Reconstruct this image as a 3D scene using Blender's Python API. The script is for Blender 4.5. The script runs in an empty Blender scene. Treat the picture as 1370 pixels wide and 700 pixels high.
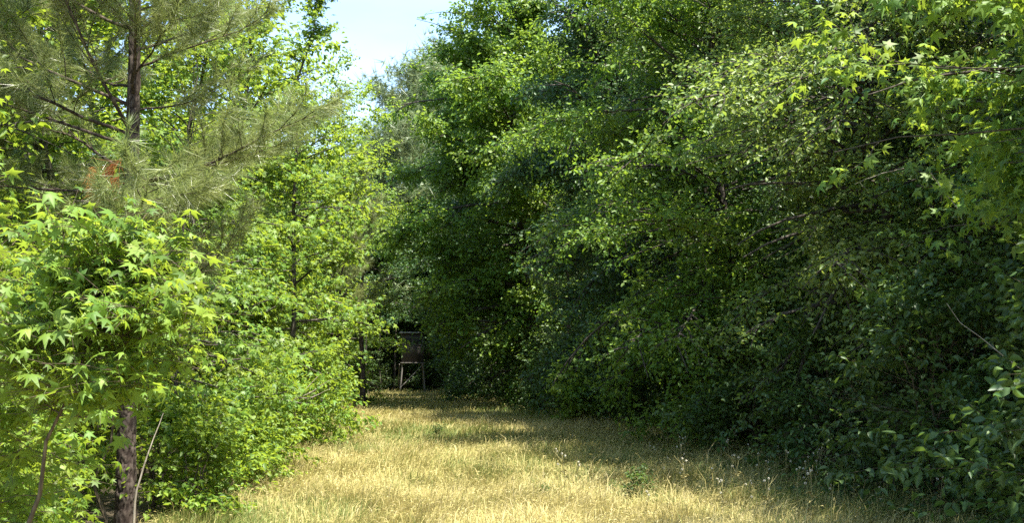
import bpy, math
import numpy as np

R = math.radians
scene = bpy.context.scene
COL = scene.collection

# ------------------------------------------------------------------ camera, sky, sun, exposure
cam_d = bpy.data.cameras.new("camera")
cam = bpy.data.objects.new("camera", cam_d)
COL.objects.link(cam)
cam.location = (0, 0, 1.6)
cam.rotation_euler = (R(90 + 5.14), 0, 0)
cam_d.sensor_width = 36.0
cam_d.lens = 39.4
cam_d.clip_start = 0.05
cam_d.clip_end = 3000
scene.camera = cam

SUN_EL, SUN_AZ = 69.0, 132.0            # azimuth clockwise from +Y (north): the sun stands to the right, a little behind
sd = np.array([math.sin(R(SUN_AZ)) * math.cos(R(SUN_EL)), math.cos(R(SUN_AZ)) * math.cos(R(SUN_EL)), math.sin(R(SUN_EL))])
w = bpy.data.worlds.new("World")
scene.world = w
w.use_nodes = True
nt = w.node_tree
nt.nodes.clear()
wo = nt.nodes.new("ShaderNodeOutputWorld")
bg = nt.nodes.new("ShaderNodeBackground")
sky = nt.nodes.new("ShaderNodeTexSky")
sky.sky_type = 'NISHITA'
sky.sun_disc = False
sky.sun_elevation = R(SUN_EL)
sky.sun_rotation = R(SUN_AZ)
sky.dust_density = 0.5
sky.air_density = 1.0
bg.inputs[1].default_value = 0.122
# thin high cloud streaks mixed over the blue
tc = nt.nodes.new("ShaderNodeTexCoord")
mp = nt.nodes.new("ShaderNodeMapping")
mp.inputs['Scale'].default_value = (3.0, 3.0, 11.0)
nz = nt.nodes.new("ShaderNodeTexNoise")
nz.inputs['Scale'].default_value = 1.3
nz.inputs['Detail'].default_value = 5
cr = nt.nodes.new("ShaderNodeValToRGB")
cr.color_ramp.elements[0].position = 0.44
cr.color_ramp.elements[1].position = 0.72
cr.color_ramp.elements[1].color = (.30, .30, .30, 1)
mx = nt.nodes.new("ShaderNodeMixRGB")
mx.inputs[2].default_value = (3.0, 3.7, 4.7, 1)
L = nt.links.new
L(tc.outputs['Generated'], mp.inputs[0]); L(mp.outputs[0], nz.inputs['Vector']); L(nz.outputs['Fac'], cr.inputs[0])
L(cr.outputs[0], mx.inputs[0]); L(sky.outputs[0], mx.inputs[1]); L(mx.outputs[0], bg.inputs[0]); L(bg.outputs[0], wo.inputs[0])

sl = bpy.data.lights.new("sun", 'SUN')
sl.energy = 5.0
sl.angle = R(0.53)
sl.color = (1.0, 0.95, 0.86)
so = bpy.data.objects.new("sun", sl)
COL.objects.link(so)
so.location = (20, -20, 60)
so.rotation_euler = (R(90 - SUN_EL), 0, R(180 - SUN_AZ))

vs = scene.view_settings
vs.view_transform = 'Standard'
vs.look = 'None'
vs.exposure = 1.95
vs.gamma = 1.0
vs.use_curve_mapping = False
scene.render.engine = 'CYCLES'
cy = scene.cycles
cy.use_adaptive_sampling = False
cy.use_denoising = False
cy.max_bounces = 10
cy.diffuse_bounces = 5
cy.glossy_bounces = 2
cy.transmission_bounces = 4
cy.transparent_max_bounces = 4

# ------------------------------------------------------------------ helpers
def nrm(a):
    return a / (np.linalg.norm(a, axis=-1, keepdims=True) + 1e-9)

UP = np.array([0., 0., 1.])

def mesh(name, V, Fs, mat, rnd=None, smooth=False):
    """V (n,3); Fs a list of (m,k) index arrays; rnd a value per face."""
    V = np.asarray(V, dtype=np.float32)
    Fs = [np.asarray(f, dtype=np.int32) for f in Fs if len(f)]
    me = bpy.data.meshes.new(name)
    me.vertices.add(len(V)); me.vertices.foreach_set('co', V.ravel())
    li = np.concatenate([f.ravel() for f in Fs])
    tot = np.concatenate([np.full(len(f), f.shape[1], np.int32) for f in Fs])
    st = np.concatenate([[0], np.cumsum(tot)[:-1]]).astype(np.int32)
    me.loops.add(len(li)); me.loops.foreach_set('vertex_index', li)
    me.polygons.add(len(tot)); me.polygons.foreach_set('loop_start', st)
    if smooth:
        me.polygons.foreach_set('use_smooth', np.ones(len(tot), bool))
    if rnd is not None:
        at = me.attributes.new('rnd', 'FLOAT', 'FACE')
        at.data.foreach_set('value', np.asarray(rnd, np.float32))
    me.update(calc_edges=True)
    me.materials.append(mat)
    return me

def put(name, me, parent=None, loc=None):
    o = bpy.data.objects.new(name, me)
    COL.objects.link(o)
    if parent is not None: o.parent = parent
    if loc is not None: o.location = loc
    return o

def thing(name, label, cat, loc=(0, 0, 0), rz=0.0, group=None):
    o = bpy.data.objects.new(name, None)
    COL.objects.link(o)
    o.empty_display_size = .2
    o.location = loc
    o.rotation_euler = (0, 0, rz)
    o['label'] = label; o['category'] = cat
    if group: o['group'] = group
    return o

def dup(root, label, loc, rz, sc=1.0, group=None, name=None):
    r = root.copy(); COL.objects.link(r)
    if name: r.name = name
    r.location = loc; r.rotation_euler = (0, 0, rz); r.scale = (sc, sc, sc)
    r['label'] = label
    if group: r['group'] = group
    for ch in list(root.children):
        c = ch.copy(); COL.objects.link(c); c.parent = r
        for g in ch.children:
            d = g.copy(); COL.objects.link(d); d.parent = c
    return r

def tubes(P, Rr, sides):
    """P (m,n,3) polylines, Rr (m,n) radii -> V, quads"""
    m, n, _ = P.shape
    T = np.gradient(P, axis=1); T = nrm(T)
    ref = np.where(np.abs(T[:, :1, 2:3]) > .9, np.array([1., 0, 0]), UP)
    X = nrm(np.cross(T, np.broadcast_to(ref, T.shape)))
    Y = np.cross(T, X)
    a = np.linspace(0, 2 * math.pi, sides, endpoint=False)
    V = P[:, :, None] + Rr[:, :, None, None] * (X[:, :, None] * np.cos(a)[:, None] + Y[:, :, None] * np.sin(a)[:, None])
    idx = np.arange(m * n * sides).reshape(m, n, sides)
    A = idx[:, :-1]; B = idx[:, 1:]
    F = np.stack([A, np.roll(A, -1, 2), np.roll(B, -1, 2), B], -1).reshape(-1, 4)
    return V.reshape(-1, 3), F

class Bag:
    def __init__(s): s.V = []; s.F = {}; s.Rn = {}; s.n = 0
    def add(s, V, F, rnd=None):
        if len(V) == 0: return
        k = F.shape[1]
        s.V.append(V); s.F.setdefault(k, []).append(F + s.n); s.n += len(V)
        s.Rn.setdefault(k, []).append(np.zeros(len(F)) if rnd is None else rnd)
    def mesh(s, name, mat, smooth=False, rnd=False):
        ks = sorted(s.F)
        return mesh(name, np.concatenate(s.V), [np.concatenate(s.F[k]) for k in ks], mat,
                    np.concatenate([np.concatenate(s.Rn[k]) for k in ks]) if rnd else None, smooth)

# leaf outlines (unit size, stalk at the origin, tip towards +y)
def star_leaf(petiole):
    c = np.array([0, .30, .03])
    tips = [(-20, .50), (35, .64), (90, .74), (145, .64), (200, .50)]
    val = [(-75, .24), (8, .25), (62, .29), (118, .29), (172, .25), (255, .24)]
    pt = lambda a, r, z: (c[0] + r * math.cos(R(a)), c[1] + r * math.sin(R(a)), z)
    V = [tuple(c)] + [pt(a, r, -.13) for a, r in tips] + [pt(a, r, 0.0) for a, r in val]
    F = [(0, 6 + i, 1 + i, 7 + i) for i in range(5)]
    if petiole:
        n = len(V)
        V += [(-.012, .06, 0), (.012, .06, 0), (.016, -.55, .08), (-.016, -.55, .08)]
        F.append((n, n + 1, n + 2, n + 3))
    return np.array(V), np.array(F)

def ovate_leaf(wd=.27):
    V = np.array([(0, 0, 0), (-wd, .3, .07), (-wd * .8, .68, .04), (0, 1, -.12), (wd * .8, .68, .04), (wd, .3, .07)])
    return V, np.array([(0, 3, 2, 1), (0, 5, 4, 3)])

STAR, STARP = star_leaf(False), star_leaf(True)
def tuft_leaf():
    r = np.random.default_rng(3); V, F = [], []
    for k in range(11):
        d = nrm(r.normal(0, .62, 3) + np.array([0, .8, 0])); q = nrm(np.cross(d, r.normal(0, 1, 3))) * .035
        V += [tuple(-q), tuple(q), tuple(d)]; F.append((3 * k, 3 * k + 1, 3 * k + 2))
    return np.array(V), np.array(F)
TUFT = tuft_leaf()
OVATE, LANCE, ROUND = ovate_leaf(.27), ovate_leaf(.17), ovate_leaf(.38)

def leaves(tmpl, P, T, N, S, rng):
    tv, tf = tmpl
    X = nrm(np.cross(T, N)); T = nrm(T); Nn = np.cross(X, T)
    S = S[:, None, None]
    curl = rng.uniform(.2, 3.0, (len(P), 1, 1))
    V = P[:, None] + S * (X[:, None] * tv[:, 0:1] + T[:, None] * tv[:, 1:2] + Nn[:, None] * tv[:, 2:3] * curl)
    F = (tf[None] + (np.arange(len(P)) * len(tv))[:, None, None]).reshape(-1, tf.shape[1])
    rnd = np.repeat(rng.random(len(P)), len(tf))
    return V.reshape(-1, 3), F, rnd

def bez_path(base, d0, Ln, npts, bend, rng, jit=.08):
    """polylines starting at base (m,3) along d0 (m,3), length Ln (m,), bending by `bend` (m,) in z per unit of the way"""
    m = len(base)
    s = np.linspace(0, 1, npts)
    P = np.zeros((m, npts, 3)); P[:, 0] = base
    d = d0.copy()
    for k in range(1, npts):
        d = d + rng.normal(0, jit, (m, 3)); d[:, 2] += bend / (npts - 1)
        d = nrm(d)
        P[:, k] = P[:, k - 1] + d * (Ln / (npts - 1))[:, None]
    return P

PROF = {
    'edge':  ([0, .3, .65, .9, 1], [.6, 1, 1, .65, .25]),
    'wall':  ([0, .15, .55, .85, 1], [.75, 1, .95, .6, .2]),
    'cone':  ([0, .2, .6, .9, 1], [.7, 1, .7, .3, .12]),
    'dome':  ([0, .3, .65, .9, 1], [.5, .95, 1, .65, .3]),
    'bush':  ([0, .3, .7, 1], [.85, 1, .8, .35]),
    'top':   ([0, .4, .8, 1], [.35, .75, 1, .7]),
}

def interp_path(P, s):
    """sample polyline P (n,3) at s in 0..1 -> points, tangents"""
    n = len(P) - 1
    x = np.clip(s * n, 0, n - 1e-4); i = x.astype(int); f = (x - i)[:, None]
    return P[i] * (1 - f) + P[i + 1] * f, nrm(P[i + 1] - P[i])

def broadleaf(seed, H, r0, Rad, hb, nl, tmpl=OVATE, size=.09, prof='wall', side=None, bias=0.0, lean=(0, 0), droop=-.5,
              step=.12, twigs=3, perTwig=4, stems=1, nsec=.30, up=(5, 60), limb_r=.35, clump=.35, fine=False, gap=-.17, nup=.85, nside=.5, puff=.45, tw=2.7):
    rng = np.random.default_rng(seed)
    wood = Bag(); lf = Bag()
    nP, nT = [], []
    waves = [(nrm(rng.normal(0, 1, 3)) * sc_ * (2.6 / max(.8, Rad)) ** .5, rng.uniform(0, 6.28)) for sc_ in (1.7, 1.7, 2.6, 2.6, 4.2)]
    dens = lambda p_: sum(np.sin(p_ @ q_ + o_) for q_, o_ in waves) / 5
    for st in range(stems):
        n = 9
        z = np.linspace(0, 1, n)
        ang = rng.uniform(0, 6.28); sp = (rng.uniform(.15, .45) * Rad) if stems > 1 else 0
        hh = H * (rng.uniform(.7, 1) if stems > 1 else 1)
        wig = np.cumsum(rng.normal(0, .018 * H, (n, 2)), 0); wig[0] = 0
        tp = np.stack([lean[0] * z ** 1.3 + wig[:, 0] + math.cos(ang) * sp * z, lean[1] * z ** 1.3 + wig[:, 1] + math.sin(ang) * sp * z, z * hh - .05 * (z == 0)], 1)
        rr = r0 * (1 - .88 * z) * (1 + .35 * np.exp(-z * 18))
        V, F = tubes(tp[None], rr[None], 10)
        wood.add(V, F)
        k = max(3, nl // stems)
        t = (np.arange(k) + rng.random(k)) / k                     # crown-relative height
        b = np.linspace(0, 1, k)
        zz = (hb + (hh * .985 - hb) * t) / hh
        base, _ = interp_path(tp, zz)
        az = np.arange(k) * 2.39996 + rng.normal(0, .5, k)
        if side is not None:                                       # more limbs towards the light
            sa = math.atan2(side[1], side[0])
            az = sa + (np.mod(az - sa + math.pi, 2 * math.pi) - math.pi) * (1 - .35 * bias)
        pr = np.interp(t, *PROF[prof])
        Ln = Rad * pr * rng.uniform(.6, 1.15, k)
        if side is not None:
            Ln = Ln * (1 + bias * .5 * np.cos(az - sa))
        el = np.radians(up[0] + (up[1] - up[0]) * t ** 1.5 + rng.normal(0, 9, k))
        d0 = np.stack([np.cos(az) * np.cos(el), np.sin(az) * np.cos(el), np.sin(el)], 1)
        LP = bez_path(base, d0, Ln, 7, droop * rng.uniform(.5, 1.3, k), rng)
        lr = np.minimum(np.interp(zz, z, rr) * .55, limb_r * .05 * Ln + .004)
        V, F = tubes(LP, lr[:, None] * np.linspace(1, .25, 7)[None], 5)
        wood.add(V, F)
        # secondaries
        sb, sdir, sl_, srad = [], [], [], []
        for i in range(k):
            m = max(3, int(Ln[i] / nsec))
            s = np.linspace(.18, .98, m) + rng.normal(0, .03, m)
            p, tg = interp_path(LP[i], np.clip(s, 0, 1))
            for sgn in (1, -1):
                a = sgn * np.radians(rng.uniform(30, 75, m))
                dx = tg[:, 0] * np.cos(a) - tg[:, 1] * np.sin(a); dy = tg[:, 0] * np.sin(a) + tg[:, 1] * np.cos(a)
                sb.append(p); sdir.append(nrm(np.stack([dx, dy, tg[:, 2] + rng.normal(.1, .25, m)], 1)))
                sl_.append((Ln[i] * .42 * (1 - .55 * s) + .12) * rng.uniform(.6, 1.25, m))
                srad.append(np.full(m, lr[i] * .4))
        sb = np.concatenate(sb); sdir = np.concatenate(sdir); sl_ = np.concatenate(sl_); srad = np.concatenate(srad)
        keep = (rng.random(len(sb)) > clump * .5) & (dens(sb + sdir * sl_[:, None] * .6) > gap - .04)
        sb, sdir, sl_, srad = sb[keep], sdir[keep], sl_[keep], srad[keep]
        SP = bez_path(sb, sdir, sl_, 5, droop * .6 * np.ones(len(sb)), rng)
        V, F = tubes(SP, np.maximum(srad, .0025)[:, None] * np.linspace(1, .3, 5)[None], 3)
        wood.add(V, F)
        # nodes along secondaries and the outer part of the limbs
        for Pl, ln, s0 in ((SP, sl_, .15), (LP, Ln, .45)):
            for i in range(len(Pl)):
                m = max(2, int(ln[i] * (1 - s0) / step))
                p, tg = interp_path(Pl[i], s0 + (1 - s0) * (np.arange(m) + rng.random(m)) / m)
                nP.append(p); nT.append(tg)
    nP = np.concatenate(nP); nT = np.concatenate(nT)
    kp = dens(nP) + rng.normal(0, .16, len(nP)) > gap
    nP, nT = nP[kp], nT[kp]
    # tertiary twigs
    M = len(nP)
    P = np.repeat(nP, twigs, 0); T = np.repeat(nT, twigs, 0)
    lat = rng.normal(0, 1, P.shape); lat[:, 2] *= puff
    D = nrm(T * .55 + lat * .9 + UP * .10)
    tl = rng.uniform(.5, 1.6, len(P)) * size * tw
    if fine:
        TP = np.stack([P, P + D * tl[:, None] * .5, P + D * tl[:, None] + np.array([0, 0, -.1]) * tl[:, None]], 1)
        V, F = tubes(TP, np.full((len(P), 3), .0018) * np.array([1, .8, .5]), 3)
        wood.add(V, F)
    q = perTwig
    s = (np.tile(np.arange(q), len(P)) + .5 + rng.uniform(-.3, .3, len(P) * q)) / q
    P2 = np.repeat(P, q, 0) + np.repeat(D * tl[:, None], q, 0) * s[:, None]
    D2 = np.repeat(D, q, 0)
    l2 = rng.normal(0, 1, P2.shape); l2[:, 2] *= .4
    T2 = nrm(D2 * .6 + l2 * .6 + np.array([0, 0, -.30]))
    sv = np.array([side[0], side[1], 0.]) if side is not None else np.zeros(3)
    N2 = nrm(UP * nup + sv * nside + rng.normal(0, .52, P2.shape) + nrm(D2) * .3)
    S2 = size * rng.uniform(.42, 1.28, len(P2))
    ok = P2[:, 2] > .03
    V, F, rd = leaves(tmpl, P2[ok], T2[ok], N2[ok], S2[ok], rng)
    lf.add(V, F, rd)
    return wood, lf

# ------------------------------------------------------------------ materials
def new_mat(name):
    m = bpy.data.materials.new(name); m.use_nodes = True
    m.node_tree.nodes.clear()
    return m, m.node_tree.nodes, m.node_tree.links.new

def leaf_mat(name, a, b, c, transl=.38, tcol=(.30, .42, .04), rough=.42, spec=.45, gain=1.0):
    m, N, K = new_mat(name)
    out = N.new("ShaderNodeOutputMaterial")
    at = N.new("ShaderNodeAttribute"); at.attribute_name = 'rnd'
    ramp = N.new("ShaderNodeValToRGB")
    e = ramp.color_ramp.elements
    e[0].color = (*a, 1); e[1].color = (*c, 1); e[1].position = 1.0
    mid = e.new(.55); mid.color = (*b, 1)
    K(at.outputs['Fac'], ramp.inputs[0])
    # slow drift of hue through the crown: young and old growth
    geo = N.new("ShaderNodeNewGeometry")
    no = N.new("ShaderNodeTexNoise"); no.inputs['Scale'].default_value = .9; no.inputs['Detail'].default_value = 2
    K(geo.outputs['Position'], no.inputs['Vector'])
    hs = N.new("ShaderNodeHueSaturation")
    mr = N.new("ShaderNodeMapRange"); mr.inputs[1].default_value = .3; mr.inputs[2].default_value = .7
    mr.inputs[3].default_value = .475; mr.inputs[4].default_value = .525
    K(no.outputs['Fac'], mr.inputs[0]); K(mr.outputs[0], hs.inputs['Hue']); K(ramp.outputs[0], hs.inputs['Color'])
    p = N.new("ShaderNodeBsdfPrincipled")
    p.inputs['Roughness'].default_value = rough
    p.inputs['Specular IOR Level'].default_value = spec
    K(hs.outputs[0], p.inputs['Base Color'])
    tr = N.new("ShaderNodeBsdfTranslucent")
    tm = N.new("ShaderNodeMixRGB"); tm.blend_type = 'MIX'; tm.inputs[0].default_value = .6
    tm.inputs[2].default_value = (*tcol, 1)
    K(hs.outputs[0], tm.inputs[1]); K(tm.outputs[0], tr.inputs[0])
    mix = N.new("ShaderNodeMixShader"); mix.inputs[0].default_value = transl
    K(p.outputs[0], mix.inputs[1]); K(tr.outputs[0], mix.inputs[2]); K(mix.outputs[0], out.inputs[0])
    return m

def bark_mat(name, c1, c2, sx=14, sz=3.0, bump=.6):
    m, N, K = new_mat(name)
    out = N.new("ShaderNodeOutputMaterial"); p = N.new("ShaderNodeBsdfPrincipled")
    t = N.new("ShaderNodeTexCoord"); mp = N.new("ShaderNodeMapping"); mp.inputs['Scale'].default_value = (sx, sx, sz)
    vo = N.new("ShaderNodeTexVoronoi"); vo.feature = 'DISTANCE_TO_EDGE'; vo.inputs['Scale'].default_value = 1.0
    no = N.new("ShaderNodeTexNoise"); no.inputs['Scale'].default_value = 2.0; no.inputs['Detail'].default_value = 6
    K(t.outputs['Object'], mp.inputs[0]); K(mp.outputs[0], no.inputs['Vector'])
    ad = N.new("ShaderNodeMixRGB"); ad.inputs[0].default_value = .25
    K(mp.outputs[0], ad.inputs[1]); K(no.outputs['Color'], ad.inputs[2]); K(ad.outputs[0], vo.inputs['Vector'])
    mu = N.new("ShaderNodeMath"); mu.operation = 'MULTIPLY_ADD'; mu.inputs[1].default_value = 1.6
    K(vo.outputs['Distance'], mu.inputs[0]); 
    m2 = N.new("ShaderNodeMath"); m2.operation = 'MULTIPLY'; m2.inputs[1].default_value = .6
    K(no.outputs['Fac'], m2.inputs[0]); K(m2.outputs[0], mu.inputs[2])
    ra = N.new("ShaderNodeValToRGB"); ra.color_ramp.elements[0].color = (*c1, 1); ra.color_ramp.elements[1].color = (*c2, 1)
    ra.color_ramp.elements[0].position = .25; ra.color_ramp.elements[1].position = .85
    K(mu.outputs[0], ra.inputs[0]); K(ra.outputs[0], p.inputs['Base Color'])
    bu = N.new("ShaderNodeBump"); bu.inputs['Strength'].default_value = bump; bu.inputs['Distance'].default_value = .02
    K(mu.outputs[0], bu.inputs['Height']); K(bu.outputs[0], p.inputs['Normal'])
    p.inputs['Roughness'].default_value = .9
    p.inputs['Specular IOR Level'].default_value = .2
    K(p.outputs[0], out.inputs[0])
    return m

M = {}
M['gum'] = leaf_mat('sweetgum_leaf', (.065, .13, .016), (.115, .20, .022), (.18, .27, .035), .46, (.46, .58, .04), .52, .4)
M['gum_pale'] = leaf_mat('young_sweetgum_leaf', (.05, .115, .015), (.105, .20, .022), (.175, .275, .035), .44, (.48, .60, .05), .55, .4)
M['oak'] = leaf_mat('shade_deepened_oak_leaf', (.030, .075, .020), (.045, .10, .025), (.075, .14, .034), .30, (.20, .33, .04), .48, .45)  # dark oak green, deepened with the shade of the recesses put into it
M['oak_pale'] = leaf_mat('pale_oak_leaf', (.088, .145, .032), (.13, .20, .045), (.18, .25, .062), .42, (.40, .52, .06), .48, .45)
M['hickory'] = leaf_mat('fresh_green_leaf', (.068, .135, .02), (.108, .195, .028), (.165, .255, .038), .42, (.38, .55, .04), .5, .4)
M['shrub'] = leaf_mat('shade_toned_undergrowth_leaf', (.036, .075, .020), (.052, .10, .025), (.082, .14, .034), .32, (.22, .34, .04), .5, .4)  # darker shrub leaf copy, shade under the woods put into its colour
M['shrub_lit'] = leaf_mat('sun_toned_shrub_leaf', (.07, .135, .018), (.12, .205, .022), (.18, .27, .035), .44, (.46, .58, .04), .52, .4)  # lighter shrub leaf copy, sunlight put into its colour
M['pine'] = leaf_mat('pine_needle', (.115, .145, .045), (.175, .205, .068), (.245, .27, .10), .36, (.36, .44, .11), .40, .5)
M['pine_far'] = leaf_mat('far_pine_needle', (.09, .135, .05), (.14, .19, .075), (.20, .25, .11), .28, (.28, .33, .10), .45, .4)
M['dead_needle'] = leaf_mat('dead_needle', (.46, .17, .04), (.60, .26, .07), (.70, .36, .13), .25, (.6, .25, .05), .5, .3)
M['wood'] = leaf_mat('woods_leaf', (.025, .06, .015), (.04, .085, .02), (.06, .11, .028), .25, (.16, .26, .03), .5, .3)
M['pine_bark'] = bark_mat('pine_bark', (.025, .018, .014), (.12, .09, .07), 16, 4.5, .9)
M['bark'] = bark_mat('grey_bark', (.03, .026, .02), (.10, .085, .068), 22, 5, .5)
M['twig'] = bark_mat('brown_twig_bark', (.05, .038, .024), (.13, .10, .065), 40, 10, .3)
M['pale_wood'] = bark_mat('weathered_wood', (.20, .17, .13), (.42, .37, .30), 40, 3, .3)

m_, N_, K_ = new_mat('plated_pine_bark')
o_ = N_.new("ShaderNodeOutputMaterial"); p_ = N_.new("ShaderNodeBsdfPrincipled"); a_ = N_.new("ShaderNodeAttribute"); a_.attribute_name = 'groove'
r_ = N_.new("ShaderNodeValToRGB"); r_.color_ramp.elements[0].color = (.018, .012, .010, 1); r_.color_ramp.elements[1].color = (.105, .084, .068, 1)
e_ = r_.color_ramp.elements.new(.45); e_.color = (.045, .033, .026, 1)
t_ = N_.new("ShaderNodeTexCoord"); n_ = N_.new("ShaderNodeTexNoise"); n_.inputs['Scale'].default_value = 60; n_.inputs['Detail'].default_value = 5
K_(t_.outputs['Object'], n_.inputs['Vector'])
x_ = N_.new("ShaderNodeMath"); x_.operation = 'MULTIPLY_ADD'; x_.inputs[1].default_value = .7; x_.inputs[2].default_value = -.32
y_ = N_.new("ShaderNodeMath"); y_.operation = 'ADD'
K_(n_.outputs['Fac'], x_.inputs[0]); K_(a_.outputs['Fac'], y_.inputs[0]); K_(x_.outputs[0], y_.inputs[1]); K_(y_.outputs[0], r_.inputs[0])
K_(r_.outputs[0], p_.inputs['Base Color']); p_.inputs['Roughness'].default_value = .9; p_.inputs['Specular IOR Level'].default_value = .15
K_(p_.outputs[0], o_.inputs[0]); M['plated_bark'] = m_

# ------------------------------------------------------------------ ground
def Xl(Y): return -2.05 - .1 * Y + np.interp(Y, [30, 40, 53, 60], [0, .5, 1.0, 1.0])
def Xr(Y): return np.interp(Y, [0, 11.7, 20.9, 32, 43.6, 53, 60], [4.9, 4.1, 3.3, .95, -1.2, -2.8, -4.0])

def ground_mat():
    m, N, K = new_mat('leaf_litter_ground')
    out = N.new("ShaderNodeOutputMaterial"); p = N.new("ShaderNodeBsdfPrincipled")
    t = N.new("ShaderNodeTexCoord")
    n1 = N.new("ShaderNodeTexNoise"); n1.inputs['Scale'].default_value = 9; n1.inputs['Detail'].default_value = 8
    K(t.outputs['Object'], n1.inputs['Vector'])
    r = N.new("ShaderNodeValToRGB")
    r.color_ramp.elements[0].color = (.035, .026, .016, 1); r.color_ramp.elements[0].position = .3
    r.color_ramp.elements[1].color = (.13, .10, .055, 1); r.color_ramp.elements[1].position = .72
    K(n1.outputs['Fac'], r.inputs[0]); K(r.outputs[0], p.inputs['Base Color'])
    b = N.new("ShaderNodeBump"); b.inputs['Strength'].default_value = .6; b.inputs['Distance'].default_value = .04
    K(n1.outputs['Fac'], b.inputs['Height']); K(b.outputs[0], p.inputs['Normal'])
    p.inputs['Roughness'].default_value = .95
    K(p.outputs[0], out.inputs[0])
    return m

def path_mat():
    m, N, K = new_mat('thatch')
    out = N.new("ShaderNodeOutputMaterial"); p = N.new("ShaderNodeBsdfPrincipled")
    t = N.new("ShaderNodeTexCoord")
    n1 = N.new("ShaderNodeTexNoise"); n1.inputs['Scale'].default_value = 14; n1.inputs['Detail'].default_value = 8
    n2 = N.new("ShaderNodeTexNoise"); n2.inputs['Scale'].default_value = .5; n2.inputs['Detail'].default_value = 3
    K(t.outputs['Object'], n1.inputs['Vector']); K(t.outputs['Object'], n2.inputs['Vector'])
    r = N.new("ShaderNodeValToRGB")
    r.color_ramp.elements[0].color = (.13, .11, .045, 1); r.color_ramp.elements[0].position = .3
    r.color_ramp.elements[1].color = (.32, .27, .11, 1); r.color_ramp.elements[1].position = .7
    r2 = N.new("ShaderNodeValToRGB")
    r2.color_ramp.elements[0].position = .5; r2.color_ramp.elements[1].position = .68
    mx = N.new("ShaderNodeMixRGB"); mx.inputs[2].default_value = (.12, .15, .035, 1)
    K(n1.outputs['Fac'], r.inputs[0]); K(n2.outputs['Fac'], r2.inputs[0])
    sc_ = N.new("ShaderNodeMath"); sc_.operation = 'MULTIPLY'; sc_.inputs[1].default_value = .6
    K(r2.outputs[0], sc_.inputs[0]); K(sc_.outputs[0], mx.inputs[0]); K(r.outputs[0], mx.inputs[1]); K(mx.outputs[0], p.inputs['Base Color'])
    b = N.new("ShaderNodeBump"); b.inputs['Strength'].default_value = .8; b.inputs['Distance'].default_value = .04
    K(n1.outputs['Fac'], b.inputs['Height']); K(b.outputs[0], p.inputs['Normal'])
    p.inputs['Roughness'].default_value = .95
    K(p.outputs[0], out.inputs[0])
    return m

g = put('ground', mesh('ground', [(-900, -300, 0), (900, -300, 0), (900, 1500, 0), (-900, 1500, 0)], [np.array([[0, 1, 2, 3]])], ground_mat()))
g['kind'] = 'structure'
rng = np.random.default_rng(5)
ys = np.linspace(-4, 60, 90)
wv = lambda: np.convolve(rng.normal(0, .25, 90), np.ones(3) / 3, 'same')
lx, rx = Xl(ys) - .5 + wv(), Xr(ys) + .5 + wv()
V = np.stack([np.concatenate([lx, rx]), np.concatenate([ys, ys]), np.full(180, .004)], 1)
i = np.arange(89)
pth = put('path', mesh('path', V, [np.stack([i, i + 90, i + 91, i + 1], 1)], path_mat()))
pth['kind'] = 'structure'

# ------------------------------------------------------------------ grass
def smooth_noise(x, y, seed, sc):
    r = np.random.default_rng(seed); v = np.zeros_like(x)
    for k in range(6):
        a = r.uniform(0, 6.28); f = sc * r.uniform(.6, 1.9); ph = r.uniform(0, 6.28)
        v += np.sin((x * math.cos(a) + y * math.sin(a)) * f + ph)
    return v / 6

def grass_mat():
    m, N, K = new_mat('dry_meadow_grass')
    out = N.new("ShaderNodeOutputMaterial"); p = N.new("ShaderNodeBsdfPrincipled")
    at = N.new("ShaderNodeAttribute"); at.attribute_name = 'rnd'
    r = N.new("ShaderNodeValToRGB")
    e = r.color_ramp.elements
    e[0].color = (.085, .135, .025, 1); e[1].color = (.48, .41, .21, 1); e[1].position = 1
    for pos, c in ((.22, (.17, .20, .05)), (.36, (.27, .265, .075)), (.62, (.365, .315, .11)), (.84, (.43, .365, .14))):
        x = e.new(pos); x.color = (*c, 1)
    K(at.outputs['Fac'], r.inputs[0])
    K(r.outputs[0], p.inputs['Base Color'])
    p.inputs['Roughness'].default_value = .6; p.inputs['Specular IOR Level'].default_value = .3
    tr = N.new("ShaderNodeBsdfTranslucent"); K(r.outputs[0], tr.inputs[0])
    mix = N.new("ShaderNodeMixShader"); mix.inputs[0].default_value = .3
    K(p.outputs[0], mix.inputs[1]); K(tr.outputs[0], mix.inputs[2]); K(mix.outputs[0], out.inputs[0])
    return m

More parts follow.
